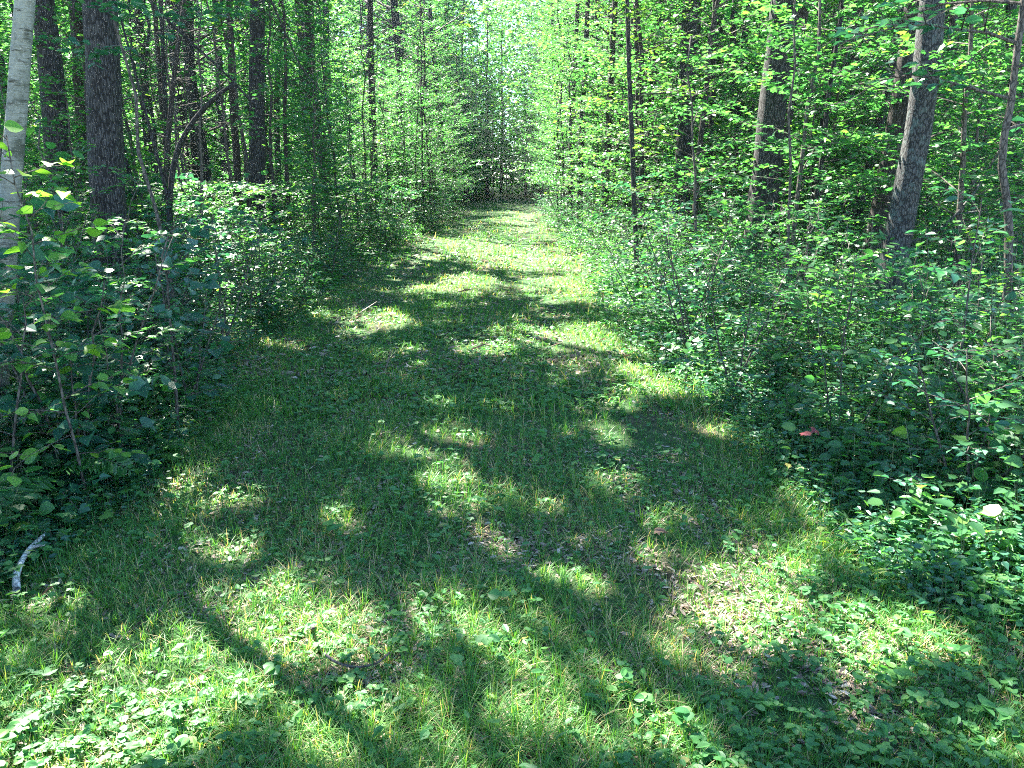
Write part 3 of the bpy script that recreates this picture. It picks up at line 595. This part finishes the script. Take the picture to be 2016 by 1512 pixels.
# ------------------------------------------------------------------ undergrowth and far wood that read as one mass
def undergrowth(name, n, y0, y1, off0, hmin, hmax, size, nl, tpl, mat, seed):
    g = np.random.default_rng(seed); x, y = scatter(n, y0, y1, lambda x, y: (off_trail(x, y) > off0) * np.clip(fbm(x * .9, y * .9, seed) * 2.2 - .45, 0, 1), g)
    m = len(x); z = gz(x, y); h = g.uniform(hmin, hmax, m) * np.clip(.2 + off_trail(x, y) * .5, .16, 1); ln = g.normal(0, .14, (m, 2)) * h[:, None]
    A, S, L = Acc(), Acc(), Leaves(tpl)
    top = np.stack([x + ln[:, 0], y + ln[:, 1], z + h], 1); b = np.stack([x, y, z], 1); w_ = np.array([.0022, 0, 0]); w2 = np.array([0, .0022, 0])
    S.add(np.stack([b - w_, b + w_, top + w_ * .4, top - w_ * .4], 1).reshape(-1, 3), np.arange(m * 4), np.full(m, 4), .4)
    for k in range(nl):
        t = .3 + .7 * (k + g.random(m)) / nl; p = b + (top - b) * t[:, None]; az = k * 2.4 + g.uniform(-.6, .6, m) + x * 9; sp = g.uniform(.01, .14, m) * (1.2 - .6 * t)
        d = np.stack([np.cos(az), np.sin(az), g.normal(.0, .2, m)], 1); L.put(p + d * sp[:, None], d, np.array([0, 0, 1.]) + g.normal(0, .33, (m, 3)), size * g.uniform(.55, 1.2, m))
    L.fold(A, g); r = tag(link(name, A.mesh(name, mat)), kind="stuff"); link("stems", S.mesh("stems", M_STEM), r)
undergrowth("near_undergrowth", 20000, 2.5, 10, -.05, .12, .85, .036, 9, 'oval', M_LEAFD, 801)
undergrowth("light_undergrowth", 9000, 2.4, 12, .0, .15, .8, .05, 6, 'maple', M_LEAFL, 804)
undergrowth("broadleaf_undergrowth", 6000, 2.5, 14, .15, .25, 1.25, .07, 8, 'round', M_LEAF, 802)
undergrowth("narrow_undergrowth", 8000, 2.4, 12, -.1, .15, .7, .06, 9, 'lance', M_LEAF, 805)
undergrowth("far_undergrowth", 38000, 10, 34, .1, .3, 1.3, .062, 8, 'oval', M_LEAF, 803)
def cloud(name, n, seed, r0, r1, size, mat, zt):
    g = np.random.default_rng(seed); A, L = Acc(), Leaves('quad'); az = g.uniform(-.85, .85, n); r = g.uniform(r0, r1, n); z = g.uniform(0, zt, n)
    x, y = r * np.sin(az), r * np.cos(az); q = fbm(az * 26, z * .55, seed) * .6 + fbm(az * 90, z * 1.7, seed + 3) * .4
    gap = np.exp(-((az + .035) / .03) ** 2) * np.clip((z / r - .14) / .03, 0, 1)
    k = (q > .25 + .18 * gap) & ~((np.abs(x - .2) < 1.6) & (y < 62)); x, y, z = x[k], y[k], z[k]; m = len(x)
    L.put(np.stack([x, y, z], 1), g.normal(0, 1, (m, 3)) * [1, 1, .3], np.array([0, 0, 1.]) + g.normal(0, .5, (m, 3)), size * g.uniform(.6, 1.3, m)); L.fold(A, g)
    tag(link(name, A.mesh(name, mat)), kind="stuff")
cloud("distant_wood", 380000, 811, 50, 92, .42, M_LEAF, 21)
cloud("farthest_wood", 90000, 812, 90, 140, .9, M_LEAF, 30)
# ------------------------------------------------------------------ single things near the camera
P_ = [("leafy_sapling", 1012, (-1.98, 2.62), 1.75, .008, 9, .34, .1, 'heartf', M_LEAF, "big sunlit serrated leaves poking in at the very left edge"),
 ("leafy_sapling", 1013, (-2.2, 4.1), 1.15, .008, 10, .45, .065, 'ovalf', M_LEAFL, "light green sapling leaning over the left verge of the near trail"),
 ("leafy_sapling", 1020, (-2.95, 6.7), 4.9, .02, 16, 1.3, .08, 'maple', M_LEAFD, "tall dark maple sapling whose layered boughs hang across the upper left"),
 ("leafy_sapling", 1021, (2.75, 7.6), 5.0, .018, 15, 1.2, .08, 'maple', M_LEAF, "tall maple sapling with layered boughs across the upper right, left of the thick trunk"),
 ("leafy_sapling", 1022, (4.5, 6.6), 4.8, .018, 14, 1.2, .085, 'maple', M_LEAFD, "tall dark-leaved sapling right of the lichen trunk with boughs at the top corner"),
 ("leafy_sapling", 1001, (-2.05, 3.45), 2.35, .007, 24, .42, .07, 'roundf', M_GLOW, "slim young sapling at the left edge whose round top leaves glow yellow green"),
 ("leafy_sapling", 1002, (-2.75, 3.9), 1.75, .012, 16, .75, .11, 'heartf', M_LEAFD, "dark heart-leaved sapling in front of the birch trunk"),
 ("leafy_sapling", 1003, (-2.15, 4.7), 1.55, .012, 14, .75, .10, 'heartf', M_LEAFD, "broad teal leaved sapling reaching toward the trail in front of the thick ridged trunk"),
 ("leafy_sapling", 1004, (-2.25, 3.75), .95, .008, 12, .45, .10, 'heartf', M_LEAFD, "low heart-leaved plant at the left above the ferns"),
 ("leafy_sapling", 1005, (-3.4, 5.2), 2.0, .012, 18, .9, .09, 'ovalf', M_LEAF, "bushy sapling behind the birch foliage at the left edge"),
 ("leafy_sapling", 1006, (-2.6, 5.7), 1.3, .01, 14, .7, .08, 'ovalf', M_LEAFD, "dense dark sapling beside the trail under the thick ridged trunk"),
 ("leafy_sapling", 1007, (2.15, 3.35), .62, .007, 8, .25, .085, 'heartf', M_LEAFL, "fresh bright heart-leaved seedling at the lower right edge"),
 ("leafy_sapling", 1008, (2.75, 4.6), 1.5, .01, 12, .8, .085, 'ovalf', M_LEAFD, "dark sapling at the right edge below the forked sapling"),
 ("leafy_sapling", 1009, (2.35, 5.4), 1.25, .009, 12, .7, .085, 'roundf', M_LEAF, "broad leaved sapling left of the forked sapling beside the trail"),
 ("leafy_sapling", 1010, (1.75, 6.9), 1.05, .009, 12, .6, .075, 'ovalf', M_LEAFD, "thin stemmed sapling at the trail's right edge before the lichen trunk"),
 ("leafy_sapling", 1011, (1.35, 5.75), .42, .005, 6, .2, .07, 'ovalf', M_LEAFL, "small sunlit seedling on the right verge"),]
for nm_, sd_, (x, y), H, r, nb, rc, sz, tp, mt, lb in P_:
    sapling(nm_, sd_, H, r, nb, rc, sz, tp, mt, H * (.5 if sd_ in (1012, 1020, 1021, 1022) else .12), .06, (x, y, float(gz(x, y))), .06, sd_ != 1001, lb, "sapling")
photo_tree("forked_sapling", "thin dark sapling near the right edge that leans and forks toward the corner", [(1972, 760), (1982, 560), (1986, 430), (1972, 310), (1992, 200), (2006, 80)], 5.6, 15, 5.2, M_TWIG, 3.0, 8, 1.2, .1, low=[(2.1, R(-80), 1.1, .35, .1), (2.45, R(-100), 1.3, .3, .11), (2.7, R(-60), 1.2, .2, .11), (1.9, R(60), .9, .3, .1), (2.3, R(150), .9, .2, .11), (2.9, R(-120), 1.0, .1, .11)], leaf=M_LEAFD, seed=70)

def tube_thing(name, label, cat, pts, r, mat, sides=8, forks=()):
    P = np.array(pts, float); root_loc = P[0].copy(); n = 24; s = np.linspace(0, 1, len(P)); t = np.linspace(0, 1, n)
    Q = np.stack([np.interp(t, s, P[:, i]) for i in range(3)], 1); K = np.ones(5) / 5
    Q = np.stack([np.convolve(np.pad(Q[:, i], 2, mode='edge'), K, 'valid') for i in range(3)], 1)
    a = Acc(); a.tube(Q, np.linspace(r, r * .55, n), sides, lump=.18, seed=int(r * 1e4))
    for (t0, dv, ln) in forks:
        p = Q[int(t0 * (n - 1))]; a.tube(p + np.array(dv) * ln * np.linspace(0, 1, 5)[:, None], np.linspace(r * .7, r * .3, 5), 6, lump=.1)
    a.v = [v - root_loc for v in a.v]; o = link(name, a.mesh(name, mat, True)); o.location = root_loc; return tag(o, label, cat)
def gp(px, py, dz=0):
    d = ray(px, py); t = (CAM_H - dz) / -d[2]; x, y = d[0] * t, d[1] * t; return (x, y, float(gz(x, y)) + dz)
tube_thing("fallen_branch", "pale bare branch lying curved in the grass at the lower left", "branch", [gp(32, 1160, .05), gp(31, 1128, .08), gp(42, 1100, .1), gp(62, 1072, .11), gp(92, 1046, .1)], .014, M_STICK, 10, [(.75, (.35, .12, .0), .13)])
tube_thing("fallen_twig", "thin curved dark twig in the sunlit grass at lower centre left", "twig", [gp(640, 1290, .06), gp(660, 1308, .05), gp(700, 1322, .05), gp(745, 1312, .06), gp(770, 1288, .08)], .005, M_TWIG, 6)
tube_thing("dead_stub", "short black upright stub in sunlit grass at lower centre left", "stub", [gp(616, 1240, -.02), gp(614, 1236, .05), gp(618, 1236, .12)], .008, M_TWIG, 7)
tube_thing("fallen_twig", "crooked twig on the shaded trail right of centre", "twig", [gp(1165, 738, .02), gp(1180, 748, .04), gp(1192, 752, .02), gp(1203, 768, .02)], .008, M_TWIG, 6)
tube_thing("fallen_log", "weathered fallen log lying behind the forked sapling at the right edge", "log", [(5.3, 8.8, .42), (6.6, 9.1, .5), (8.4, 9.5, .5)], .09, M_MAPLE, 14)
tube_thing("dead_bough", "bare grey dead bough arching among shrubs right of the lichen trunk", "bough", [(3.3, 7.0, .9), (3.9, 7.1, 1.12), (4.25, 7.3, 1.42), (4.5, 7.4, 1.85)], .016, M_MAPLE, 7, [(.5, (.7, 0, .1), .5), (.6, (-.2, -.1, -.9), .5)])
def at(px, py, Y): return tuple(at_depth(px, py, Y))
tube_thing("leaning_trunk", "thick bare bough leaning right among the thin poles on the left", "bough", [at(332, 520, 9.5), at(334, 380, 9.5), at(345, 295, 9.5), at(385, 230, 9.3), at(430, 185, 9.2), at(466, 163, 9.1)], .038, M_OAK, 9, [(.2, (-.15, 0, .98), 2.2)])
tube_thing("diagonal_bough", "long thin dead bough slanting down from the top left to the straight dark trunk", "bough", [at(250, -60, 7.6), at(300, 10, 7.6), at(360, 70, 7.8), at(440, 140, 8.0), at(510, 215, 8.2)], .017, M_OAK, 7)
tube_thing("drooping_bough", "thin dark bough arching over the veiled foliage left of the trail", "bough", [at(520, -30, 8.4), at(560, 60, 8.6), at(590, 130, 8.8), at(640, 190, 9)], .012, M_OAK, 6)

def fern(label, px, py, n, ln, seed, az0=None, mat=None):
    g = np.random.default_rng(seed); base = np.array(gp(px, py)); root = thing("fern", label, "fern", tuple(base))
    for k in range(n):
        az = (k * 2 * pi / n + g.uniform(-.3, .3)) if az0 is None else az0 + g.uniform(-.7, .7) * (n > 1); L, A, W = Leaves('lance'), Acc(), Acc(); l = ln * g.uniform(.8, 1.1)
        t = np.linspace(0, 1, 26)[:, None]; d = np.array([cos(az), sin(az), 0]); P = base + d * l * .75 * t + np.array([0, 0, 1.]) * l * (1.25 * t - .95 * t ** 2) + np.array([-d[1], d[0], 0]) * l * g.normal(0, .12) * t ** 2; W.tube(P, np.linspace(.0025, .0008, 26), 4, a=.5)
        T = nrm(np.gradient(P, axis=0)); b = nrm(np.cross(T, [0, 0, 1.])); nn = np.cross(b, T); tt = t[5:, 0]; wd = .27 * l * np.sin(pi * np.clip((tt - .12) / .92, 0, 1)) ** .7 + .012
        for sgn in (-1, 1): L.put(P[5:], b[5:] * sgn + T[5:] * .35, nn[5:], wd)
        L.fold(A, g, var=(.6, .06)); A.v = [v - base for v in A.v]; W.v = [v - base for v in W.v]
        f = link("frond", A.mesh("frond", mat or M_LEAFL), root); link("frond_stem", W.mesh("frond_stem", M_STEM), f)
    return root
fern("large fern at the left edge of the picture", 60, 1000, 8, .62, 1)
fern("single small fern frond at the left verge beside the trail", 285, 925, 2, .3, 2, R(20))
fern("fern low at the left edge just above the pale branch", 10, 1030, 6, .36, 3)
fern("small fern between the left edge ferns and the trail", 150, 985, 6, .42, 4)

def loose_leaf(name, label, px, py, size, tpl, mat, n=1, dz=.03, tilt=.3, seed=0):
    g = np.random.default_rng(seed + 40); base = np.array(gp(px, py, dz)); L, A = Leaves(tpl), Acc(); az = g.uniform(0, 2 * pi)
    q = np.arange(n) * 2 * pi / max(n, 1) + az; L.put(np.repeat(base[None], n, 0), np.stack([np.cos(q), np.sin(q), q * 0 + .1], 1), np.array([0, -.35, 1.]) + g.normal(0, tilt, (n, 3)), size); L.fold(A, g, var=(.8, .05))
    A.v = [v - base for v in A.v]; o = link(name, A.mesh(name, mat)); o.location = base; return tag(o, label, "leaf")
loose_leaf("dead_leaf", "large dry tan leaf lying in the grass right of centre", 1290, 1034, .06, 'maple', M_TAN, dz=.07, seed=1)
loose_leaf("red_maple_leaf", "bright red maple leaf by the right verge", 1582, 852, .075, 'maple', M_RED, dz=.38, seed=2)
loose_leaf("red_maple_leaf", "dark crimson maple leaf just right of the bright red one", 1606, 846, .075, 'maple', M_RED, dz=.36, seed=3)
loose_leaf("dead_leaf", "orange brown dry leaf caught on the bright seedling at the right", 1888, 1058, .04, 'maple', M_TAN, dz=.2, seed=4)
loose_leaf("dead_leaf", "small curled brown leaf at the lower right", 1660, 1050, .045, 'maple', M_LITTER, dz=.05, seed=5)

def fir(label, x, y, H, seed):
    g = np.random.default_rng(seed); base = np.array([x, y, float(gz(x, y))]); T, W, L, A = Acc(), Acc(), Leaves('lance'), Acc(); T.tube(base + np.array([0, 0, 1.]) * H * np.linspace(0, 1, 6)[:, None], np.linspace(.008, .002, 6), 6)
    for k in range(38):
        z = H * (.08 + .9 * k / 38); az = k * 2.4; ln = .36 * (1 - z / H * .75) * g.uniform(.8, 1.1); d = nrm(np.array([cos(az), sin(az), .15])); p = base + [0, 0, z]
        t = np.linspace(0, 1, int(ln / .006) + 4)[:, None]; Q = p + d * ln * t - np.array([0, 0, .1]) * ln * t ** 2; W.tube(Q[::6], .0014, 3, cap=False)
        b = nrm(np.cross(d, [0, 0, 1.]))
        for s in (-1, 1):
            L.put(Q, d * .6 + b * s + g.normal(0, .2, (len(Q), 3)), np.array([0, 0, 1.]) + g.normal(0, .3, (len(Q), 3)), .022)
            for j in range(2, len(Q) - 8, 9):
                l2 = ln * .35 * (1 - j / len(Q)); R2 = Q[j] + (d * .6 + b * s * .8) * l2 * np.linspace(0, 1, 14)[:, None]
                for s2 in (-1, 1): L.put(R2, (d + b * s) * .5 + nrm(np.cross(d + b * s, [0, 0, 1.])) * s2 + g.normal(0, .2, R2.shape), np.array([0, 0, 1.]) + g.normal(0, .3, R2.shape), .018)
    L.fold(A, g, var=(.35, .12)); root = thing("fir_sapling", label, "conifer", tuple(base)); parts(root, [("stem", T, M_TWIG, True), ("branch", W, M_TWIG, False), ("foliage", A, M_LEAFD, False)])
fir("small feathery conifer seedling cut by the right edge of the picture", 2.32, 2.95, .62, 5)
print("objects", len(C.objects), "polys", sum(len(m.polygons) for m in bpy.data.meshes))

hz = Acc(); hx, hy0, hy1, hz0, hz1 = 150, -12, 165, -1.6, 24
hz.add(np.array([(x, y, z) for z in (hz0, hz1) for y in (hy0, hy1) for x in (-hx, hx)], float), [0, 2, 3, 1, 4, 5, 7, 6, 0, 1, 5, 4, 2, 6, 7, 3, 0, 4, 6, 2, 1, 3, 7, 5], [4] * 6)
mh = bpy.data.materials.new("haze"); mh.use_nodes = True; nn_ = mh.node_tree.nodes; nn_.clear(); oo = nn_.new("ShaderNodeOutputMaterial"); pv = nn_.new("ShaderNodeVolumePrincipled")
pv.inputs['Color'].default_value = (.85, .95, 1, 1); pv.inputs['Density'].default_value = .0004; pv.inputs['Anisotropy'].default_value = .5; mh.node_tree.links.new(pv.outputs[0], oo.inputs['Volume'])
tag(link("haze", hz.mesh("haze", mh)), kind="stuff")
